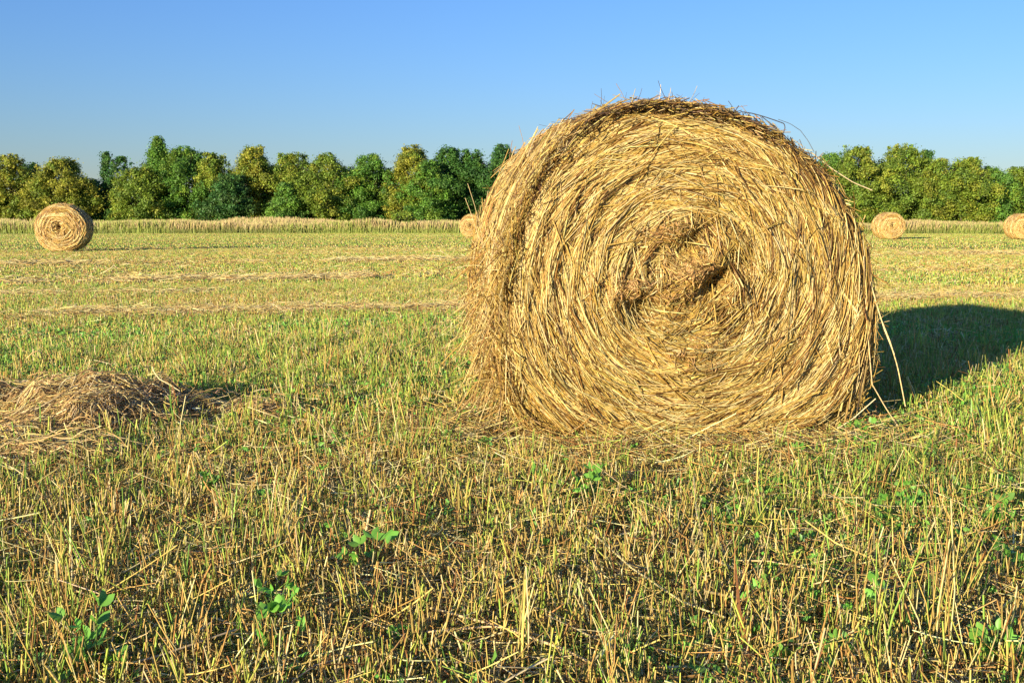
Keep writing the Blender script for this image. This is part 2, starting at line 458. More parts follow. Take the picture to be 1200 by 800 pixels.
    tt = np.where(rng.uniform(size=n) < .14, rng.uniform(.47, .7, n) * math.pi, tt)
    ln = (np.minimum(rng.exponential(.05, n), .16) + .035) * np.where(np.sin(tt) > .6, .85, np.where(np.cos(tt) < -.5, 1.5, 1))
    sgn = np.where(np.cos(tt) > .25, -1, rng.choice([-1, 1], n)); out = np.where((np.sin(tt) > .75) & (rng.uniform(size=n) < .3), rng.uniform(.4, 1.6, n), rng.uniform(.02, .7, n) ** 1.5) * np.where(np.cos(tt) > .25, .35, 1)
    tan = np.stack([-np.sin(tt), np.zeros(n), np.cos(tt)], 1) * sgn[:, None]; rad_ = np.stack([np.cos(tt), np.zeros(n), np.sin(tt)], 1)
    dr = nrm(tan + rad_ * out[:, None] + np.array([0, 1, 0]) * rng.normal(0, .35, n)[:, None])
    base = np.stack([(R_hero(tt) - .03) * np.cos(tt), yy, CZ + (R_hero(tt) - .03) * np.sin(tt)], 1)
    q = np.linspace(0, 1, S)[None, :, None]
    bend = np.cross(dr, rng.normal(0, 1, (n, 3))) * .22 + np.array([0, 0, -.12])
    P = base[:, None] + dr[:, None] * q * ln[:, None, None] + bend[:, None] * (q ** 2) * ln[:, None, None]
    ok = (P[..., 2].min(1) > .0) & ((np.cos(tt) < .25) | (rng.uniform(size=n) < .25))
    dark = (np.sin(tt) > .6) & (rng.uniform(size=n) < .5)
    col = np.where(dark[:, None], jit((.12, .075, .045), .3, n), jit(straw_cols(n, [2, 3, 3, 2, 2, 2]), .2, n))
    g.tubes(P[ok], (.0016 * np.exp(rng.normal(0, .3, n)))[ok][:, None] * np.linspace(1, .55, S)[None], col[ok])
    n = 5200                                            # matted, weathered straw along the rim
    tt = np.where(rng.uniform(size=n) < .7, rng.uniform(.18, 1.05, n), rng.uniform(-.2, 1.25, n)) * math.pi
    r0 = R_hero(tt) - np.abs(rng.normal(0, .035, n)) + .012
    P2, s = arcs(np.stack([r0 * np.cos(tt), CZ + r0 * np.sin(tt)], 1), tt + math.pi / 2 + rng.normal(0, .34, n), rng.normal(1.1, 1.3, n), rng.exponential(.06, n) + .03, S)
    q = np.linspace(-.5, .5, S)[None]
    y = rng.normal(.05, .045, n)[:, None] + q * rng.normal(0, .09, n)[:, None]
    P = np.stack([P2[..., 0], y, P2[..., 1]], -1)
    ths = np.arctan2(P2[..., 1] - CZ, P2[..., 0]); rm = (np.hypot(P2[..., 0], P2[..., 1] - CZ) - R_hero(ths)).max(1)
    ok = (P[..., 2].min(1) > .02) & (rm < rng.exponential(.018, n) + .012)
    top_ = np.clip(np.sin(tt) * 1.3 - .1, 0, 1)
    col = np.where((rng.uniform(size=n) < .42 * top_ ** 1.5)[:, None], jit((.19, .115, .055), .3, n), jit(straw_cols(n, [3, 3, 2, 3, 1.2, 2]), .22, n))
    g.tubes(P[ok], (.0017 * np.exp(rng.normal(0, .3, n)))[ok][:, None], col[ok])
    n = 700                                             # straw hanging down the flank that leans over its own shadow
    tt = rng.uniform(-.05, .32, n) * math.pi; d = rng.uniform(-.05, .05, n) + .02
    b = np.stack([(R_hero(tt) * rng.uniform(.86, 1.0, n)) * np.cos(tt), rng.uniform(-.03, .12, n), CZ + R_hero(tt) * np.sin(tt) * .98], 1)
    ln = rng.uniform(.25, .75, n); q = np.linspace(0, 1, 8)[None]
    hd = tt[:, None] - math.pi / 2 - q * (np.clip(tt + .25, 0, 2)[:, None] + rng.normal(0, .06, n)[:, None]) + rng.normal(0, .05, n)[:, None]
    st = ln[:, None] / 8
    xx = b[:, :1] + np.cumsum(np.cos(hd) * st, 1); zz = b[:, 2:] + np.cumsum(np.sin(hd) * st, 1)
    P = np.stack([xx, b[:, 1:2] - .02 - .04 * q * rng.uniform(0, 1, (n, 1)), zz], -1)
    ok = (P[..., 2].min(1) > .02) & (P[..., 0].max(1) < .92)
    g.tubes(P[ok], (.0021 * np.exp(rng.normal(0, .3, n)))[ok][:, None], jit(straw_cols(n, [3, 3, 2, 3, 1.2, 2]), .17, n)[ok])
    n = 420                                             # tufts sagging off the foot of the lit flank
    tt = rng.uniform(.95, 1.27, n) * math.pi
    b = np.stack([(R_hero(tt) - .02) * np.cos(tt), rng.uniform(.0, .7, n), CZ + (R_hero(tt) - .02) * np.sin(tt)], 1)
    ln = rng.uniform(.06, .27, n); q = np.linspace(0, 1, S)[None, :, None]
    d0 = nrm(np.stack([-rng.uniform(.0, .6, n), rng.normal(0, .3, n), rng.uniform(-1, .25, n)], 1))
    P = b[:, None] + d0[:, None] * q * ln[:, None, None] + np.array([0, 0, -.35]) * q ** 2 * ln[:, None, None]
    P[..., 2] = np.maximum(P[..., 2], .015)
    g.tubes(P, (.0018 * np.exp(rng.normal(0, .3, n)))[:, None], jit(straw_cols(n, [2, 3, 2, 2, 2, 2]), .2, n))
    tag(g.build('loose_straw', M_straw, root), kind='stuff')
    # single stalks one can pick out
    for pts, r, col in [([(868, 131), (882, 133), (896, 137), (908, 141), (919, 145), (920, 150), (918, 156)], .0022, (.07, .06, .06)),
                        ([(893, 137), (902, 144), (912, 152), (918, 158)], .0020, (.08, .065, .06)),
                        ([(912, 140), (926, 145), (938, 153), (947, 165), (954, 178)], .0012, (.10, .085, .07)),
                        ([(950, 178), (975, 198), (1000, 214), (1022, 223)], .0026, (.74, .58, .30)),
                        ([(1020, 330), (1031, 370), (1043, 400), (1052, 430), (1061, 476)], .0028, (.70, .53, .24)),
                        ([(1024, 345), (1036, 385), (1048, 415)], .0026, (.78, .62, .32)),
                        ([(1012, 300), (1016, 380), (1022, 450), (1038, 478), (1054, 502)], .0026, (.72, .50, .24)),
                        ([(980, 503), (1000, 490), (1026, 467)], .0026, (.80, .66, .38)),
                        ([(632, 152), (624, 168), (618, 184)], .0014, (.5, .4, .25)),
                        ([(735, 122), (728, 108), (722, 98)], .0012, (.3, .2, .12)),
                        ([(548, 215), (556, 240), (562, 262), (566, 285)], .0012, (.60, .46, .22)),
                        ([(545, 232), (552, 250), (560, 275), (572, 300)], .0013, (.62, .47, .22))]:
        off = .05 if pts[0][0] > 900 or pts[0][0] < 540 else (.0 if pts[0][0] > 600 else -.25)
        q = np.array([px_local(*p, off) for p in pts])
        t = np.linspace(0, len(q) - 1, 3 * len(q))
        q = np.stack([np.interp(t, np.arange(len(q)), q[:, k]) for k in range(3)], 1)
        g = Geo(); g.tubes(q[None], np.full((1, 1), r), jit(col, .03, 1), 5)
        g.build('stalk', M_straw, root)
    return root


make_hero()

# ------------------------------------------------------------------ the far bales: one built, the others copied
HOLES = [(-.02, .83, .06, .11, .2, .12)]; LUMPS = []


def make_far_bale():
    root = empty('hay_bale')
    cz = .745
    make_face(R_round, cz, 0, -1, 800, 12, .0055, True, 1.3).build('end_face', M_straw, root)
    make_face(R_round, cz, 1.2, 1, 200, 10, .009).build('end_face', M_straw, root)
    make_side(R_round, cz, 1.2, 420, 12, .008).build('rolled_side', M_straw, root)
    g = Geo(); n = 260
    tt = rng.uniform(-.3, 1.3, n) * math.pi; sgn = rng.choice([-1, 1], n)
    tan = np.stack([-np.sin(tt) * sgn, rng.normal(0, .3, n), np.cos(tt) * sgn], 1)
    rd = np.stack([np.cos(tt), np.zeros(n), np.sin(tt)], 1)
    b = np.stack([.75 * np.cos(tt), rng.uniform(0, 1.2, n), cz + .75 * np.sin(tt)], 1)
    q = np.linspace(0, 1, 3)[None, :, None]
    g.tubes(b[:, None] + nrm(tan + rd * rng.uniform(0, .7, (n, 1)))[:, None] * q * rng.uniform(.08, .25, (n, 1, 1)), np.full((n, 1), .005), jit(straw_cols(n, [2, 3, 3, 2, 2, 1]), .2, n))
    tag(g.build('loose_straw', M_straw, root), kind='stuff')
    return root


BALES = [(72, 295.3, 1.04, -11, 'small round bale with a shaded flank lying by itself in front of the treeline', 1.04),
         (1046, 280.5, 1.0, -7, 'distant pale bale partly behind the huge bale, its coiled end in full view', 1.0),
         (1201, 280.5, .95, -4, 'distant bale cut off by the picture edge, in front of the tall grass', 1.0),
         (552, 278, .97, 0, 'distant bale of which only a sliver peeps out from behind the huge bale', 1.0)]
FOOT = []
proto = None
for px, py, s, rz, lab, ws in BALES:
    b = proto = make_far_bale() if proto is None else proto
    if FOOT: b = copy_tree(proto)
    p = ground_at(px, py)
    b.location = (p[0], p[1], 0); b.rotation_euler = (0, 0, math.radians(-rz if False else -rz)); b.scale = (s * ws, s, s)
    tag(b, lab, 'hay bale', 'round bales lying on the mown field')
    FOOT.append((p[0], p[1]))

# ------------------------------------------------------------------ stubble, grass, litter
PAL = {'straw': (.62, .45, .12), 'pale': (.74, .60, .27), 'tan': (.52, .30, .085), 'olive': (.45, .49, .08), 'green': (.26, .43, .06), 'deep': (.13, .27, .04), 'rust': (.32, .14, .04)}
PK = np.array([PAL[k] for k in ('straw', 'pale', 'tan', 'olive', 'green', 'deep', 'rust')])
ROWS = [(12.2, .28, .30), (20.2, .30, .5), (29, .3, .6), (54, .3, .9), (70, .3, 1.2)]


def row_mask(x, y):
    m = 0
    for k, (c, sl, w) in enumerate(ROWS):
        m = np.maximum(m, np.exp(-((y - c - sl * x + .5 * (vn(x * .3, y * .3, 6) - .5)) / w) ** 2) * np.clip(1.7 * vn(x * .25 + 3.7 * k, y * .02, 90 + k) - .2, 0, 1))
    return m


def greenness(x, y):
    d = np.hypot(x, y)
    g = fbm(x * .55, y * .55, 51) * 1.0 + fbm(x * 2.4, y * 2.4, 52) * .7 - .42
    base = np.interp(d, [2, 3.4, 4.5, 7, 12, 20, 40, 90], [.36, .46, .60, .70, .70, .66, .62, .60])
    g = base + 1.25 * (g - .43)
    band = .22 * np.sin(TAU * (y - .3 * x) / 8.3 + 1.0) * np.clip((d - 9) / 6, 0, 1)
    return np.clip(g + band - .6 * row_mask(x, y), .02, .97)


def sample(d0, d1, n):
    half = 66 if d1 <= 5 else 48 if d1 <= 11 else 40
    d = np.sqrt(rng.uniform(d0 ** 2, d1 ** 2, n)); a = np.radians(rng.uniform(-half, half, n))
    return d * np.sin(a), d * np.cos(a)


def in_bale(x, y, m=0.0):
    dx, dy = x - BALE_O[0], y - BALE_O[1]
    u, v = dx * FT[0] + dy * FT[1], -(dx * FN[0] + dy * FN[1])
    k = (np.abs(u) < .52 - m) & (v > -.03 + m) & (v < BALE_L)
    for fx, fy in FOOT: k |= (np.abs(x - fx) < .55) & (y > fy - .03) & (y < fy + 1.3)
    return k


def trodden(x, y):
    """stubble is pressed down round the foot of the huge bale"""
    e = np.hypot((x - BALE_O[0]) / 1.15, (y - BALE_O[1] - .35) / .95)
    return np.clip(.3 + .7 * (e - .45) / .75, .3, 1)


def pick(gr, n):
    """palette index by local greenness"""
    u = rng.uniform(size=n)
    dry = rng.choice(7, n, p=[.36, .22, .16, .21, 0, 0, .05])
    grn = rng.choice(7, n, p=[.05, .06, 0, .40, .41, .08, 0])
    return np.where(u < gr, grn, dry)


PILE = ground_at(95, 535)
ZONES = [(1.2, 3.2, 60000, .92, 3), (3.2, 5.0, 84000, .95, 3), (5.0, 9, 140000, 1.35, 3), (9, 18, 189000, 1.9, 2), (18, 42, 167000, 4.5, 2), (42, 100, 133000, 9, 2)]


def stubble():
    g = Geo()
    for d0, d1, n, w, S in ZONES:
        if d1 < 10:      # stalks stand in tufts
            nt_ = n // 7
            x, y = sample(d0, d1, nt_); i = rng.integers(0, nt_, n)
            sp = .022
            x, y = x[i] + rng.normal(0, sp, n), y[i] + rng.normal(0, sp, n)
            lean0 = rng.normal(0, .11, (nt_, 2))[i]; hs = np.exp(rng.normal(-.04, .38, nt_))[i]
        else:
            x, y = sample(d0, d1, n); lean0 = rng.normal(0, .12, (n, 2)); hs = np.exp(rng.normal(0, .25, n))
        d = np.hypot(x, y)
        k = ~in_bale(x, y)
        rm = row_mask(x, y)
        k &= rng.uniform(size=n) > .55 * rm
        k &= rng.uniform(size=n) < .5 + .95 * fbm(x * 1.3, y * 1.3, 61)          # bald and thick patches
        x, y, lean0, hs, d = x[k], y[k], lean0[k], hs[k], d[k]; n = len(x)
        h = .068 * trodden(x, y) * hs * rng.uniform(.55, 1.3, n) * np.interp(d, [2, 9, 22, 100], [1.12, 1, .5, .4])
        lean = lean0 + rng.normal(0, .13, (n, 2))
        z0 = ground_h(x, y)
        q = np.linspace(0, 1, S)[None, :]
        bend = rng.normal(0, .12, (n, 2))
        P = np.stack([x[:, None] + h[:, None] * (lean[:, :1] * q + bend[:, :1] * q ** 2), y[:, None] + h[:, None] * (lean[:, 1:] * q + bend[:, 1:] * q ** 2), z0[:, None] - .005 + (h[:, None] + .005) * q], -1)
        gr = greenness(x, y)
        ci = pick(gr * .75, n)
        col = jit(PK[ci], .16, n)
        r = .00185 * w * np.exp(rng.normal(0, .3, n)) 
        g.tubes(P, r[:, None] * np.array([1.0] * (S - 1) + [.8]), col)
    tag(g.build('stubble', M_stub), kind='stuff')


def grass():
    g = Geo()
    for (d0, d1, n, w, _), S in zip(ZONES, (4, 4, 3, 3, 2, 2)):
        n = int(n * (1.9 if d1 < 6 else 1.5 if d1 < 10 else 1.1))
        nt_ = max(n // 9, 1)
        x, y = sample(d0, d1, nt_); i = rng.integers(0, nt_, n)
        gr = greenness(x, y)
        kt = rng.uniform(size=nt_) < gr * 1.25
        sp = .03 * max(1, w / 2)
        x, y = x[i] + rng.normal(0, sp, n), y[i] + rng.normal(0, sp, n)
        k = kt[i] & ~in_bale(x, y)
        x, y, ii = x[k], y[k], i[k]; n = len(x); d = np.hypot(x, y)
        h = (.062 * np.exp(rng.normal(0, .35, nt_)))[ii] * rng.uniform(.5, 1.4, n) * np.interp(d, [9, 24], [1, .45]) * trodden(x, y)
        az = rng.uniform(0, TAU, n); ln = np.abs(rng.normal(0, .42, n))
        q = np.linspace(0, 1, S)[None, :]
        off = h[:, None] * (ln[:, None] * q + .55 * ln[:, None] * q ** 2)
        P = np.stack([x[:, None] + np.cos(az)[:, None] * off, y[:, None] + np.sin(az)[:, None] * off, ground_h(x, y)[:, None] - .004 + h[:, None] * (q - .25 * np.clip(ln, 0, 1)[:, None] * q ** 2)], -1)
        az2 = az + math.pi / 2 + rng.normal(0, .5, n)
        side = np.stack([np.cos(az2), np.sin(az2), np.zeros(n)], 1)
        tone = rng.uniform(size=nt_)[ii]
        ci = np.where(tone < .46, 4, np.where(tone < .56, 5, 3)); ci = np.where(rng.uniform(size=n) < .14, 0, ci)
        wd = (.0014 if d1 < 10 else .0017) * w * np.exp(rng.normal(0, .3, n))
        g.ribbons(P, wd[:, None] * (np.array([.9, 1.0, .8, .15]) if S == 4 else np.array([1, .9, .15]) if S == 3 else np.array([1., .5]))[None], side, jit(PK[ci], .2, n))
    tag(g.build('green_grass', M_weed), kind='stuff')


def litter():
    g = Geo()
    for (d0, d1, n, w, _) in ZONES[:5]:
        n = int(n * (2.3 if d1 < 6 else 1.0 if d1 < 20 else .55))
        x, y = sample(d0, d1, n)
        rm = row_mask(x, y)
        base = np.clip(np.hypot((x - BALE_O[0]) / 1.25, (y - BALE_O[1] - .3) / .9), 0, 3)
        nearb = np.exp(-(base - .8) ** 2 / .08)
        k = (rng.uniform(size=n) < np.clip(.28 + .5 * (fbm(x * 1.6, y * 1.6, 71) - .35) + .8 * rm + .6 * nearb, 0, 1)) & ~in_bale(x, y, .02)
        x, y, rm, nearb = x[k], y[k], rm[k], nearb[k]; n = len(x)
        ln = rng.exponential(.055, n) + .03; ln = np.minimum(ln * max(1, w / 3.2), .35)
        az = rng.uniform(0, TAU, n); q = np.linspace(-.5, .5, 4)[None]
        cv = rng.normal(0, 1.5, n)
        a = az[:, None] + cv[:, None] * q * ln[:, None] * 2
        tilt = rng.normal(0, .22, n)
        zc = ground_h(x, y) + np.abs(rng.normal(0, .030, n)) + .006 + .045 * rm * rng.uniform(size=n) + .02 * nearb * rng.uniform(size=n)
        P = np.stack([x[:, None] + np.cos(a) * q * ln[:, None], y[:, None] + np.sin(a) * q * ln[:, None], zc[:, None] + q * ln[:, None] * tilt[:, None] + np.abs(tilt)[:, None] * ln[:, None] * .4], -1)
        col = jit(PK[rng.choice(7, n, p=[.32, .30, .26, .05, 0, 0, .07])], .22, n)
        g.tubes(P, (.00125 * max(1, w * .6) * np.exp(rng.normal(0, .35, n)))[:, None], col)
    # raked-up straw left in swaths
    for (c, sl, w_, x0, x1, m) in [(12.4, .28, .22, -9, -.3, 15000), (20.2, .3, .4, -14, -2.5, 12000), (12.9, .22, .28, 4.4, 9.5, 8000), (29, .3, .5, -18, 2, 7000), (31, .2, .5, 8, 18, 5000), (16.2, .25, .16, -9, -4, 3000)]:
        x = rng.uniform(x0, x1, m); y = c + sl * x + rng.normal(0, w_ * .6, m) + .5 * (fbm(x * .5, x * 0 + c, 6) - .5)
        k = (rng.uniform(size=m) < .62 * np.clip(3.2 * (fbm(x * .55, x * 0 + 3 * c, 97) - .36), 0, 1)) & ~in_bale(x, y, .02)
        x, y = x[k], y[k]; m = len(x)
        ln = np.minimum(rng.exponential(.10, m) + .06, .45) * np.interp(c, [12, 30], [1, 1.5]); az = rng.normal(.25, .6, m); q = np.linspace(-.5, .5, 4)[None]
        a = az[:, None] + rng.normal(0, 1.5, m)[:, None] * q * ln[:, None] * 2
        P = np.stack([x[:, None] + np.cos(a) * q * ln[:, None], y[:, None] + np.sin(a) * q * ln[:, None], (ground_h(x, y) + .02 + np.abs(rng.normal(.035, .03, m)))[:, None] + q * ln[:, None] * rng.normal(0, .2, m)[:, None]], -1)
        P[..., 2] = np.maximum(P[..., 2], .01)
        g.tubes(P, (.0019 * c / 12 * np.exp(rng.normal(0, .3, m)))[:, None], jit(np.array([(.74, .56, .20), (.82, .67, .33), (.58, .37, .13)])[rng.choice(3, m, p=[.45, .3, .25])], .16, m))
    # longer straws resting on the stubble
    n = 2000
    x, y = sample(1.8, 9, n); k = ~in_bale(x, y, .02); x, y = x[k], y[k]; n = len(x)
    ln = rng.uniform(.12, .4, n); az = rng.uniform(0, TAU, n); q = np.linspace(-.5, .5, 5)[None]
    a = az[:, None] + rng.normal(0, 1.0, n)[:, None] * q * ln[:, None] * 3
    P = np.stack([x[:, None] + np.cos(a) * q * ln[:, None], y[:, None] + np.sin(a) * q * ln[:, None], (ground_h(x, y) + rng.uniform(.015, .06, n))[:, None] + q * ln[:, None] * rng.normal(0, .16, n)[:, None] - .1 * (q * ln[:, None]) ** 2], -1)
    g.tubes(P, (.0014 * np.exp(rng.normal(0, .3, n)))[:, None], jit(PK[rng.choice(7, n, p=[.3, .45, .2, .05, 0, 0, 0])], .18, n))
    tag(g.build('straw_litter', M_straw), kind='stuff')


def clover_cover():
    """low small leaves between the stalks"""
    g = Geo()
    n = 38000
    x, y = sample(1.8, 11, n)
    k = (rng.uniform(size=n) < np.clip(3.2 * (fbm(x * 1.1, y * 1.1, 83) - .42), 0, 1)) & ~in_bale(x, y)
    x, y = x[k], y[k]; n = len(x)
    m = 4
    X = np.repeat(np.stack([x, y, ground_h(x, y) + rng.uniform(.025, .085, n)], 1), m, 0) + rng.normal(0, .018, (n * m, 3)) * np.array([1, 1, .5])
    az = rng.uniform(0, TAU, n * m); el = rng.normal(.5, .45, n * m); l = rng.uniform(.006, .019, n * m)
    u = np.stack([np.cos(az) * np.cos(el), np.sin(az) * np.cos(el), np.sin(el)], 1) * l[:, None]
    v = nrm(np.cross(u, np.array([-.45, -.6, .7]) + rng.normal(0, .35, (n * m, 3)))) * (l * .6)[:, None]
    g.leaves(X, u, v, jit((.17, .38, .05), .25, n * m))
    tag(g.build('small_clover_leaves', M_weed), kind='stuff')


stubble(); grass(); litter(); clover_cover()


# ------------------------------------------------------------------ single weeds one can count
def leaflet(g, p, u, v, col, n=4):
    """an oval leaflet, folded along its midrib; p base, u length vector, v half width"""
    t = np.linspace(0, 1, n + 1); wd = np.sin(np.pi * np.clip(t * .93 + .05, 0, 1)) ** .75
    nn = nrm(np.cross(u, v)); lw = np.linalg.norm(v)
    mid = p + np.outer(t, u) - np.outer(t ** 2, nn) * lw * .35
    a = mid + np.outer(wd, v) + np.outer(wd, nn) * lw * .3; b = mid - np.outer(wd, v) + np.outer(wd, nn) * lw * .3
    V = np.stack([a, mid, b], 1).reshape(-1, 3); idx = np.arange(3 * (n + 1)).reshape(-1, 3)
    Q = np.concatenate([np.stack([idx[:-1, 0], idx[:-1, 1], idx[1:, 1], idx[1:, 0]], 1), np.stack([idx[:-1, 1], idx[:-1, 2], idx[1:, 2], idx[1:, 1]], 1)])
    g.add(V, col, Q)


def clover_plant(px, py, h, nl, ls, label, col=(.17, .385, .05)):
    p = ground_at(px, py)
    root = empty('clover_plant', (p[0], p[1], float(ground_h(p[0], p[1]))))
    tag(root, label, 'clover plant', 'green clover plants among the stubble')
    st = Geo(); tips = []
    for k in range(int(nl * 1.5)):
        az = rng.uniform(0, TAU); hh = 1.25 * h * rng.uniform(.45, 1.05); sp = rng.uniform(.1, .5) * h
        q = np.linspace(0, 1, 5)
        P = np.stack([np.cos(az) * sp * q ** 1.4, np.sin(az) * sp * q ** 1.4, hh * q], 1)
        st.tubes(P[None], np.full((1, 1), .0013), jit((.15, .23, .05), .1, 1), 5); tips.append((P[-1], az))
    st.build('stem', M_weed, root)
    for tp, az in tips:
        g = Geo(); lc = jit(col, .16, 1)[0]; l0 = ls * rng.uniform(.5, 1.05)
        for m in (-1, 0, 1):
            a = az + m * 1.15 + rng.normal(0, .15); el = rng.normal(.45, .4)
            u = np.array([math.cos(a) * math.cos(el), math.sin(a) * math.cos(el), math.sin(el)]) * l0
            v = nrm(np.cross(u, np.array([rng.normal(-.35, .4), rng.normal(-.5, .4), .8]))) * l0 * .3
            leaflet(g, tp, u, v, lc)
        g.build('leaf', M_weed, root)


for a in [(110, 800, .13, 9, .040, 'bushy clover with the broadest leaves, in the bottom corner below the hay heap'),
          (320, 775, .12, 6, .040, 'pointed-leaf clover sprout beside the bushy one at the foot of the stubble'),
          (322, 735, .11, 6, .030, 'leafy clover sprig standing just behind the pointed-leaf sprout'),
          (432, 690, .13, 5, .038, 'tall clover with two clear bright leaf heads standing on pale stems'),
          (405, 655, .08, 3, .034, 'short clover just behind the tall one with two leaf heads'),
          (245, 590, .09, 6, .035, 'glossy clover plant in front of the loose hay heap'),
          (120, 640, .08, 4, .028, 'dark clover plant below the front edge of the hay heap'),
          (375, 590, .11, 5, .032, 'upright clover in the open stubble between hay heap and huge bale'),
          (310, 610, .07, 4, .028, 'low clover midway between the hay heap and the upright clover'),
          (478, 770, .07, 3, .028, 'small clover with a single broad leaf in the middle of the nearest stubble'),
          (570, 540, .07, 4, .034, 'clover plant in front of the lit lower corner of the huge bale'),
          (690, 600, .13, 9, .036, 'dense clover clump in front of the huge bale, the bushiest beneath it'),
          (740, 545, .07, 5, .030, 'clover growing up against the foot of the huge bale, under the middle of its face'),
          (850, 630, .09, 6, .030, 'clover among yellow stubble below the huge bale, beside the dense clump'),
          (930, 550, .08, 5, .030, 'clover at the foot of the huge bale, under its shaded edge'),
          (1010, 530, .11, 5, .034, 'clover beneath the hanging stalks at the edge of the huge bale'),
          (1060, 620, .12, 6, .036, 'upright clover with strap-like leaves in front of the bale shadow'),
          (1025, 625, .07, 3, .026, 'tiny round-leaved clover beside the strap-leaved one'),
          (1180, 640, .10, 7, .036, 'leafy clover at the picture edge below the bale shadow'),
          (1185, 690, .10, 6, .036, 'clover with one large oval leaf, nearest below the leafy one at the picture edge'),
          (1165, 800, .10, 7, .038, 'clover in the bottom corner under the bale shadow side'),
          (1045, 760, .12, 4, .034, 'thin upright clover with narrow leaves in the nearest stubble under the bale shadow'),
          (980, 800, .07, 4, .034, 'lone round clover leaf at the bottom edge of the stubble'),
          (60, 560, .07, 4, .028, 'clover sprouting out of the hay heap front')]:
    clover_plant(*a)


def long_stalk(pts, r, col, label, name='straw_stalk', cat='straw', flat=False):
    """a single long straw lying on the stubble; pts = (px, py, height above ground)"""
    q = np.array([ground_at(a, b, c) for a, b, c in pts])
    t = np.linspace(0, len(q) - 1, 4 * len(q)); q = np.stack([np.interp(t, np.arange(len(q)), q[:, k]) for k in range(3)], 1)
    o = q[len(q) // 2].copy(); o[2] = 0
    g = Geo()
    if flat: g.ribbons((q - o)[None], np.interp(np.linspace(0, 1, len(q)), [0, .4, 1], [r, r, r * .25])[None], np.array([[1., .15, 0]]), jit(col, .05, 1))
    else: g.tubes((q - o)[None], np.full((1, 1), r), jit(col, .05, 1), 6)
    ob = g.build(name, M_straw); ob.location = o
    tag(ob, label, cat, 'single long straws lying on the stubble')


for a in [([(98, 790, .05), (180, 770, .07), (277, 737, .08)], .0024, (.52, .40, .24), 'long greyish straw slanting across the stubble between the two biggest clovers'),
          ([(65, 600, .07), (85, 640, .075), (98, 665, .04)], .0025, (.74, .60, .28), 'short thick pale straw leaning in the stubble below the hay heap'),
          ([(40, 678, .05), (90, 692, .07), (125, 705, .05)], .0022, (.68, .48, .22), 'thin orange straw lying behind the bushy clover'),
          ([(681, 612, .08), (740, 665, .085), (800, 705, .08), (850, 723, .06)], .0026, (.72, .58, .24), 'longest yellow straw, slanting down below the middle of the huge bale'),
          ([(813, 558, .12), (816, 600, .1), (829, 655, .03)], .0026, (.74, .58, .26), 'upright pale straw leaning in front of the foot of the huge bale'),
          ([(505, 712, .06), (590, 735, .07), (660, 760, .07), (740, 800, .05)], .0032, (.66, .46, .2), 'thick bent straw sweeping down to the bottom edge of the picture'),
          ([(500, 740, .06), (580, 733, .075), (650, 748, .06)], .0026, (.62, .42, .18), 'straw bundle strand crossing the thick bent straw'),
          ([(860, 656, .08), (900, 657, .085), (960, 668, .08), (1050, 688, .06)], .0020, (.68, .46, .2), 'thin orange straw lying level in front of the huge bale, crossing near the rust-brown blade'),
          ([(945, 772, .05), (980, 758, .08), (1010, 750, .06)], .0030, (.70, .52, .27), 'bent pale straw with a kink lying on the nearest stubble under the bale shadow'),
          ([(600, 612, .07), (640, 600, .09), (660, 590, .08)], .0028, (.42, .42, .1), 'green-yellow stalk leaning in front of the huge bale')]:
    long_stalk(*a)
long_stalk([(882, 806, .02), (874, 760, .07), (866, 715, .12), (862, 660, .17)], .007, (.42, .17, .04), 'broad rust-brown dry grass blade standing out of the stubble', 'dry_blade', 'grass blade', True)


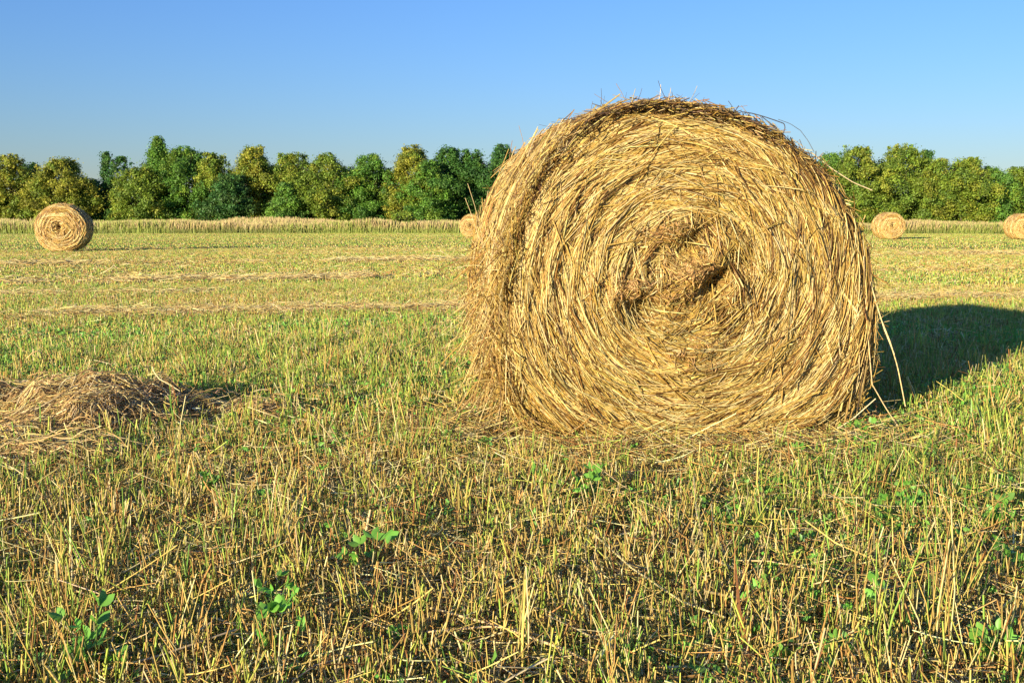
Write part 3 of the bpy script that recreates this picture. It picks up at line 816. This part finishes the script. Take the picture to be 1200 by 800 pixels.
# ------------------------------------------------------------------ loose hay heaps
def heap(name, cpx, humps, n, label, r=.0019, small=False):
    o = ground_at(*cpx)
    hs = []
    for px, py, rx, ry, rot, hh in humps:
        p = ground_at(px, py); hs.append((p[0] - o[0], p[1] - o[1], rx, ry, rot, hh))

    def H(x, y):
        t = 0
        for b in hs: t = t + blob(x, y, b)
        return 1.02 * t * (.25 + 1.5 * fbm(x * 5 + 3, y * 5, 19)) - .012
    root = None if small else empty(name, (o[0], o[1], 0))
    xs = np.linspace(-1.6, 1.6, 120); X, Y = np.meshgrid(xs, xs); Z = H(X, Y) + .02 * (vn(X * 25, Y * 25, 4) - .5)
    idx = np.arange(X.size).reshape(X.shape)
    Q = np.stack([idx[:-1, :-1], idx[:-1, 1:], idx[1:, 1:], idx[1:, :-1]], -1).reshape(-1, 4)
    Q = Q[(Z.ravel()[Q].max(1) > .015)]
    used = np.unique(Q); mp = np.zeros(X.size, int); mp[used] = np.arange(len(used))
    g = Geo(); g.add(np.stack([X.ravel(), Y.ravel(), Z.ravel() - .012], 1)[used], (.30, .185, .085), mp[Q])
    if root: g.build('packed_hay', M_straw, root)
    w = np.array([b[2] * b[3] * (b[5] + .03) for b in hs]); k = rng.choice(len(hs), n, p=w / w.sum())
    hb = np.array(hs)[k]
    uv = rng.normal(0, 1, (n, 2)) * np.where(rng.uniform(size=(n, 1)) < .3, 1.15, .68) * hb[:, 2:4]; c, s = np.cos(hb[:, 4]), np.sin(hb[:, 4])
    x = hb[:, 0] + uv[:, 0] * c - uv[:, 1] * s; y = hb[:, 1] + uv[:, 0] * s + uv[:, 1] * c
    ln = rng.exponential(.07, n) + .05
    az = .35 + (fbm(x * 3, y * 3, 23) - .5) * 5 + rng.normal(0, .5, n)
    q = np.linspace(-.5, .5, 5)[None]; a = az[:, None] + rng.normal(0, 1.8, n)[:, None] * q * ln[:, None] * 3
    px_, py_ = x[:, None] + np.cos(a) * q * ln[:, None], y[:, None] + np.sin(a) * q * ln[:, None]
    lf = rng.exponential(.018, n); tl = rng.normal(0, .18, n)
    z = np.maximum(H(px_, py_), ground_h(px_ + o[0], py_ + o[1]) + .01) + lf[:, None] + q * ln[:, None] * tl[:, None]
    col = jit(np.array([(.62, .44, .165), (.74, .57, .28), (.48, .30, .11), (.30, .18, .075), (.65, .47, .16)])[rng.choice(5, n, p=[.3, .22, .24, .12, .12])], .2, n)
    g = Geo(); g.tubes(np.stack([px_, py_, z], -1), (r * np.exp(rng.normal(0, .3, n)))[:, None], col)
    if root: tag(g.build('loose_straw', M_straw, root), kind='stuff')
    else: root = g.build(name, M_straw); root.location = (o[0], o[1], 0)
    tag(root, label, 'hay heap' if name == 'hay_heap' else 'hay wisp', 'loose hay left on the field')


heap('hay_heap', (90, 520), [(140, 496, .36, .24, .25, .20), (95, 520, .38, .20, .5, .14), (40, 505, .30, .16, .1, .10), (-30, 500, .35, .2, 0, .12), (100, 552, .30, .14, .2, .07), (40, 560, .3, .12, 0, .05), (205, 492, .22, .1, -.1, .08), (20, 540, .3, .12, .1, .05)], 15000,
     'biggest untidy heap of pale loose hay lying on the stubble')
heap('hay_wisp', (345, 500), [(330, 500, .26, .14, -.1, .05), (400, 512, .2, .08, 0, .03), (270, 497, .22, .10, 0, .05)], 2600, 'thin flattened wisp of hay beside the untidy heap, towards the huge bale', .0015, True)
heap('hay_wisp', (510, 508), [(500, 508, .16, .08, .1, .03), (545, 516, .14, .07, 0, .03)], 800, 'small reddish-brown tuft of hay on the grass near the lit flank of the huge bale', .0015, True)
heap('hay_wisp', (1105, 403), [(1100, 403, .35, .10, .05, .05)], 900, 'small grey wisp of hay inside the shadow of the huge bale', .0022, True)


# ------------------------------------------------------------------ tall grass along the field edge
def tall_grass():
    g = Geo(); n = 210000
    x = rng.uniform(-80, 80, n); y = 97 + 12 * rng.uniform(0, 1, n) ** 1.3 + 1.2 * (fbm(x * .15, x * 0, 14) - .5)
    h = .9 * (.5 + 1.1 * fbm(x * .16, y * .2, 15) + .3 * fbm(x * .9, y * .5, 18)) * rng.uniform(.55, 1.12, n) * (1 - .12 * (x > 30))
    az = rng.uniform(0, TAU, n); ln = np.abs(rng.normal(0, .3, n))
    q = np.array([0, .45, .75, 1])[None]
    P = np.stack([x[:, None] + np.cos(az)[:, None] * ln[:, None] * h[:, None] * q, y[:, None] + np.sin(az)[:, None] * ln[:, None] * h[:, None] * q, h[:, None] * q], -1)
    a2 = rng.normal(0, .45, n); side = np.stack([np.cos(a2), np.sin(a2), 0 * a2], 1)
    fam = fbm(x * .25, y * .5, 16)
    lo = jit((.27, .33, .06), .09, n) * (1 - .35 * (fam > .55))[:, None]
    hi = np.where((rng.uniform(size=n) < .75)[:, None], jit((.50, .37, .17), .08, n), jit((.46, .40, .13), .09, n))
    grn = rng.uniform(size=n) < .10 + .55 * np.clip((fbm(x * .12, y * .3, 19) - .44 + .1 * (x > 25)) * 6, 0, 1)
    hi = np.where(grn[:, None], jit((.30, .33, .07), .1, n), hi)
    K = np.stack([lo, lo * .75 + hi * .25, hi, hi], 1)
    g.ribbons(P, np.array([.014, .014, .022, .008])[None] * np.exp(rng.normal(0, .3, (n, 1))), side, K)
    n = 40000                                           # broad-leaved weeds mixed in
    x = rng.uniform(-80, 80, n); y = rng.uniform(96.3, 104, n)
    k = rng.uniform(size=n) < np.clip((fbm(x * .22, y * .3, 27) - .38) * 4, .05, 1); x, y = x[k], y[k]; n = len(x)
    z = rng.uniform(.05, 1, n) ** 1.3 * (.5 + .8 * fbm(x * .2, y * .2, 28))
    nn = nrm(rng.normal(0, .7, (n, 3)) + np.array([-.3, -.5, .4])); u = nrm(np.cross(nn, rng.normal(size=(n, 3)))); v = np.cross(nn, u); l = rng.uniform(.03, .09, n)
    g.leaves(np.stack([x, y, z], 1), u * l[:, None], v * (l * .5)[:, None], jit(np.array([(.20, .27, .05), (.36, .36, .085), (.46, .37, .13)])[rng.integers(0, 3, n)], .15, n))
    tag(g.build('tall_grass', M_stub), kind='stuff')


tall_grass()


# ------------------------------------------------------------------ trees
def tree(px, top, wpx, Y, style, label, shape='round', low=.6, name='tree', cat='tree', group='trees of the belt behind the field'):
    base = at(px, 262, Y); hgt = at(px, top, Y)[2]; W = wpx / F_PX * Y * .5 * 1.32
    root = empty(name, (base[0], Y, 0)); tag(root, label, cat, group)
    t = Geo()
    q = np.linspace(0, 1, 8)
    ax = np.stack([np.cumsum(rng.normal(0, .07, 8)), np.cumsum(rng.normal(0, .07, 8)), q * hgt * .93], 1); ax[0, :2] = 0
    t.tubes(ax[None], (.15 * hgt / 8 * (1.05 - q))[None], np.array([[.12, .09, .065]]), 7)
    nL = 14
    f = rng.uniform(.14, .85, nL); az = rng.uniform(0, TAU, nL)
    wprof = lambda f: {'round': np.clip(np.sin(np.pi * np.clip(.14 + .82 * f, 0, 1)), .12, 1) ** .7,
                       'spire': np.clip(1.08 * (1 - f) ** .75 + .05, .08, 1) * np.clip(.55 + 2 * f, 0, 1),
                       'column': np.clip(.95 - .55 * f ** 3, .1, 1)}[shape]
    b0 = np.stack([np.interp(f, q, ax[:, 0]), np.interp(f, q, ax[:, 1]), f * hgt], 1)
    ln = W * wprof(f) * .85
    tip = b0 + np.stack([np.cos(az) * ln, np.sin(az) * ln, ln * .55], 1); tip[:, 2] = np.minimum(tip[:, 2], hgt * .96)
    qq = np.linspace(0, 1, 5)[None, :, None]
    P = b0[:, None] * (1 - qq) + tip[:, None] * qq; P[..., 2] -= (np.sin(np.pi * qq[..., 0]) * .12 * ln[:, None])
    t.tubes(P, np.linspace(.05, .012, 5)[None] * np.ones((nL, 1)), np.full((nL, 3), .1) * np.array([1.1, .85, .6]), 5)
    t.build('trunk', M_bark, root)
    # crown: leaf clumps on and inside an uneven envelope
    nc = int(np.clip(64 * W * hgt / 8 + 40, 60, 320))
    f = rng.uniform(low / hgt, 1, nc) ** .92; az = rng.uniform(0, TAU, nc)
    lob = 1 + .36 * np.sin(2 * az + f * 9 + px) + .16 * np.sin(3 * az - f * 14)
    rr = W * wprof(f) * np.sqrt(rng.uniform(.18, 1.0, nc)) * np.clip(lob, .5, 1.3)
    cen = np.stack([np.interp(f, q, ax[:, 0]) + rr * np.cos(az), np.interp(f, q, ax[:, 1]) + rr * np.sin(az), f * hgt * .97], 1)
    cr = rng.uniform(.26, .66, nc) * (1 - .45 * np.clip((f - .7) / .3, 0, 1)) * np.clip(W / 2.4, .6, 1.15)
    nsp = 30                                              # small spires of leaves along the top
    k = rng.choice(nc, nsp, p=f ** 3 / (f ** 3).sum())
    cen = np.concatenate([cen, cen[k] + np.stack([rng.normal(0, .15, nsp), rng.normal(0, .15, nsp), rng.uniform(.2, .75, nsp)], 1)])
    cr = np.concatenate([cr, np.full(nsp, .2)])
    cen[:, 2] = np.minimum(cen[:, 2], hgt - cr * .6 + np.where(np.arange(len(cr)) >= nc, rng.uniform(-.1, .35, len(cr)), 0))
    per = np.maximum((cr / .5) ** 2 * 165, 44).astype(int)
    i = np.repeat(np.arange(len(cr)), per); n = len(i)
    dv = nrm(rng.normal(size=(n, 3)))
    Pc = cen[i] + dv * (cr[i] * rng.uniform(.2, 1.0, n) ** .6 * np.where(rng.uniform(size=n) < .24, rng.uniform(1.1, 2.0, n), 1))[:, None] * np.array([1.05, 1.05, .85])
    Pc = Pc + rng.normal(0, .2, (n, 3)) * (rng.uniform(size=(n, 1)) < .3)
    ok = (Pc[:, 2] > .1) & (Pc[:, 2] < hgt + .25); Pc, dv, i = Pc[ok], dv[ok], i[ok]; n = len(i)
    nn = nrm(dv + np.array([0, 0, .5]) + rng.normal(0, .55, (n, 3)))
    u = nrm(np.cross(nn, rng.normal(size=(n, 3)))); v = np.cross(nn, u)
    l = rng.uniform(.065, .14, n)
    pal = {'deep': [(.055, .14, .026), (.043, .11, .027), (.085, .17, .026)], 'green': [(.095, .20, .026), (.072, .165, .028), (.14, .22, .028)],
           'olive': [(.155, .22, .026), (.115, .185, .027), (.21, .24, .03)], 'yellow': [(.25, .255, .033), (.19, .225, .03), (.14, .20, .028)],
           'teal': [(.046, .125, .030), (.066, .145, .028), (.055, .11, .026)], 'bright': [(.10, .21, .032), (.125, .23, .032), (.08, .17, .03)]}[style]
    cc = np.array((1.42, 1.38, 1.3)) * np.array(pal)[rng.choice(3, len(cr), p=[.5, .3, .2])] * np.exp(rng.normal(0, .14, (len(cr), 1)))
    g = Geo(); g.leaves(Pc, u * l[:, None], v * (l * .62)[:, None], jit(cc[i], .2, n))
    g.build('crown', M_leaf, root)


TREES = [(-28, 190, 60, 117, 'green', 'round', 'tree cut off by the picture edge at the open end of the treeline'),
         (12, 183, 40, 116, 'yellow', 'column', 'thin-topped yellowish tree at the open end of the treeline, before the dark one'),
         (42, 193, 44, 120, 'deep', 'round', 'dark tree wedged between the thin-topped tree and the golden-olive one above the small bale'),
         (72, 186, 58, 115, 'yellow', 'round', 'round golden-olive tree standing directly behind the small lone bale'),
         (108, 212, 46, 119, 'deep', 'round', 'low dark tree filling the dip in the treeline beside the small lone bale'),
         (124, 180, 18, 117, 'teal', 'spire', 'narrower of the twin thin spires by the dip in the treeline'),
         (143, 186, 24, 117, 'teal', 'column', 'second of the twin thin spires by the dip, next to the tallest tree'),
         (163, 199, 50, 115, 'olive', 'round', 'leafy olive tree under the tallest tree, on its dip side'),
         (190, 162, 44, 118, 'green', 'spire', 'tallest tree of the belt, with a ragged pointed top'),
         (225, 173, 58, 117, 'green', 'round', 'broad green tree beside the tallest tree'),
         (250, 181, 40, 116, 'olive', 'column', 'olive tree between the broad green tree and the yellow-topped one'),
         (268, 206, 44, 114, 'teal', 'round', 'low blue-green tree in front of the gap before the yellow-topped tree'),
         (298, 172, 48, 117, 'yellow', 'round', 'yellow-topped tree a third of the way along the treeline'),
         (322, 196, 40, 120, 'deep', 'round', 'dark tree set back behind the yellow-topped tree'),
         (345, 181, 48, 117, 'olive', 'round', 'brownish olive tree next to the yellow-topped tree'),
         (336, 217, 36, 113, 'bright', 'spire', 'small bright green young tree in front of the brownish olive tree'),
         (385, 181, 56, 116, 'olive', 'round', 'broad olive tree halfway between the yellow-topped tree and the huge bale'),
         (408, 204, 40, 119, 'deep', 'round', 'dark low tree in the notch of the treeline halfway to the huge bale'),
         (436, 181, 60, 117, 'green', 'round', 'wide mid-green tree beyond the notch in the treeline'),
         (481, 172, 50, 116, 'yellow', 'round', 'golden tree standing out among deep green ones, nearest to the huge bale'),
         (505, 190, 46, 114, 'green', 'round', 'lower green tree in front of the golden one near the huge bale'),
         (524, 173, 46, 117, 'deep', 'column', 'deep green upright tree just beyond the golden tree'),
         (556, 177, 44, 117, 'deep', 'round', 'deep green tree between the upright one and the flank of the huge bale'),
         (588, 171, 44, 117, 'teal', 'round', 'darkest tree, touching the flank of the huge bale'),
         (630, 176, 66, 118, 'deep', 'round', 'dark green tree hidden behind the huge bale, near its lit flank'),
         (690, 174, 80, 118, 'green', 'round', 'broad green tree hidden behind the middle of the huge bale'),
         (765, 176, 84, 118, 'olive', 'round', 'broad olive tree hidden behind the middle of the huge bale'),
         (840, 174, 84, 118, 'green', 'round', 'green tree hidden behind the shaded half of the huge bale'),
         (912, 178, 76, 118, 'deep', 'round', 'deep green tree hidden behind the shaded edge of the huge bale'),
         (970, 180, 56, 119, 'bright', 'round', 'pale green tree just showing over the shoulder of the huge bale'),
         (1003, 173, 56, 115, 'olive', 'round', 'full olive tree above the distant bale in full view'),
         (1050, 171, 58, 116, 'olive', 'round', 'tallest olive tree on the shadow side of the huge bale'),
         (1082, 178, 30, 119, 'teal', 'spire', 'thin blue-green tree poking up beside the tallest olive tree'),
         (1096, 188, 40, 115, 'olive', 'round', 'olive tree just past the thin blue-green one'),
         (1124, 187, 50, 116, 'olive', 'round', 'rounded olive tree before the dip above the cut-off bale'),
         (1148, 200, 34, 119, 'deep', 'round', 'low dark tree in the dip above the cut-off bale'),
         (1165, 197, 40, 116, 'bright', 'round', 'bright green low tree over the cut-off bale'),
         (1194, 198, 44, 117, 'olive', 'round', 'last olive tree in view, above the cut-off bale'),
         (1240, 200, 60, 117, 'green', 'round', 'tree out past the cut-off bale at the end of the treeline')]
for px, top, w, Y, st, sh, lab in TREES: tree(px, top, w, Y, st, lab, sh)
tree(470, 252, 24, 99.5, 'olive', 'small leafy bush standing in the tall grass at the field edge', 'round', .1, 'bush', 'bush', 'bushes at the field edge')


def undergrowth():
    g = Geo(); n = 90000
    x = rng.uniform(-75, 75, n); y = rng.uniform(116, 124, n)
    h = 1.6 + 4.2 * fbm(x * .3, y * .1, 44)
    z = h * rng.uniform(0, 1, n) ** .8
    nn = nrm(rng.normal(0, .7, (n, 3)) + np.array([0, -.4, .5])); u = nrm(np.cross(nn, rng.normal(size=(n, 3)))); v = np.cross(nn, u)
    l = rng.uniform(.09, .2, n)
    g.leaves(np.stack([x, y, z], 1), u * l[:, None], v * (l * .62)[:, None], jit((.09, .17, .03), .3, n))
    tag(g.build('undergrowth', M_leaf), kind='stuff')


undergrowth()

# ------------------------------------------------------------------ light, sky, camera
w = bpy.data.worlds.new('World'); sc.world = w; w.use_nodes = True
nt = w.node_tree
sky = nt.nodes.new('ShaderNodeTexSky'); sky.sky_type = 'NISHITA'; sky.sun_disc = False
sky.sun_elevation = SUN_EL; sky.sun_rotation = math.pi + SUN_AZ
sky.altitude = 0; sky.air_density = 1.4; sky.dust_density = 0; sky.ozone_density = 5.0
tint = nt.nodes.new('ShaderNodeVectorMath'); tint.operation = 'MULTIPLY'; tint.inputs[1].default_value = (.57, .655, .99)   # even colour grade over the whole sky, towards deeper blue
nt.links.new(sky.outputs[0], tint.inputs[0]); nt.links.new(tint.outputs[0], nt.nodes['Background'].inputs[0]); nt.nodes['Background'].inputs[1].default_value = .127

sd = bpy.data.lights.new('sun', 'SUN'); sd.energy = 5.0; sd.angle = math.radians(.5); sd.color = (1.0, .868, .645)
so = bpy.data.objects.new('sun', sd); C.objects.link(so)
S_ = Vector((-math.sin(SUN_AZ) * math.cos(SUN_EL), -math.cos(SUN_AZ) * math.cos(SUN_EL), math.sin(SUN_EL)))
so.rotation_euler = (-S_).to_track_quat('-Z', 'Y').to_euler(); so.location = (0, 0, 30)

cd = bpy.data.cameras.new('camera'); cd.sensor_width = 36; cd.lens = F_PX / 1200 * 36; cd.clip_end = 8000; cd.clip_start = .05
co = bpy.data.objects.new('camera', cd); C.objects.link(co); sc.camera = co
co.location = (0, 0, CAM_H); co.rotation_euler = (math.pi / 2 - PITCH, 0, 0)
sc.view_settings.view_transform = 'Standard'; sc.view_settings.look = 'None'
sc.view_settings.exposure = .9; sc.view_settings.gamma = 1
sc.view_settings.use_curve_mapping = False
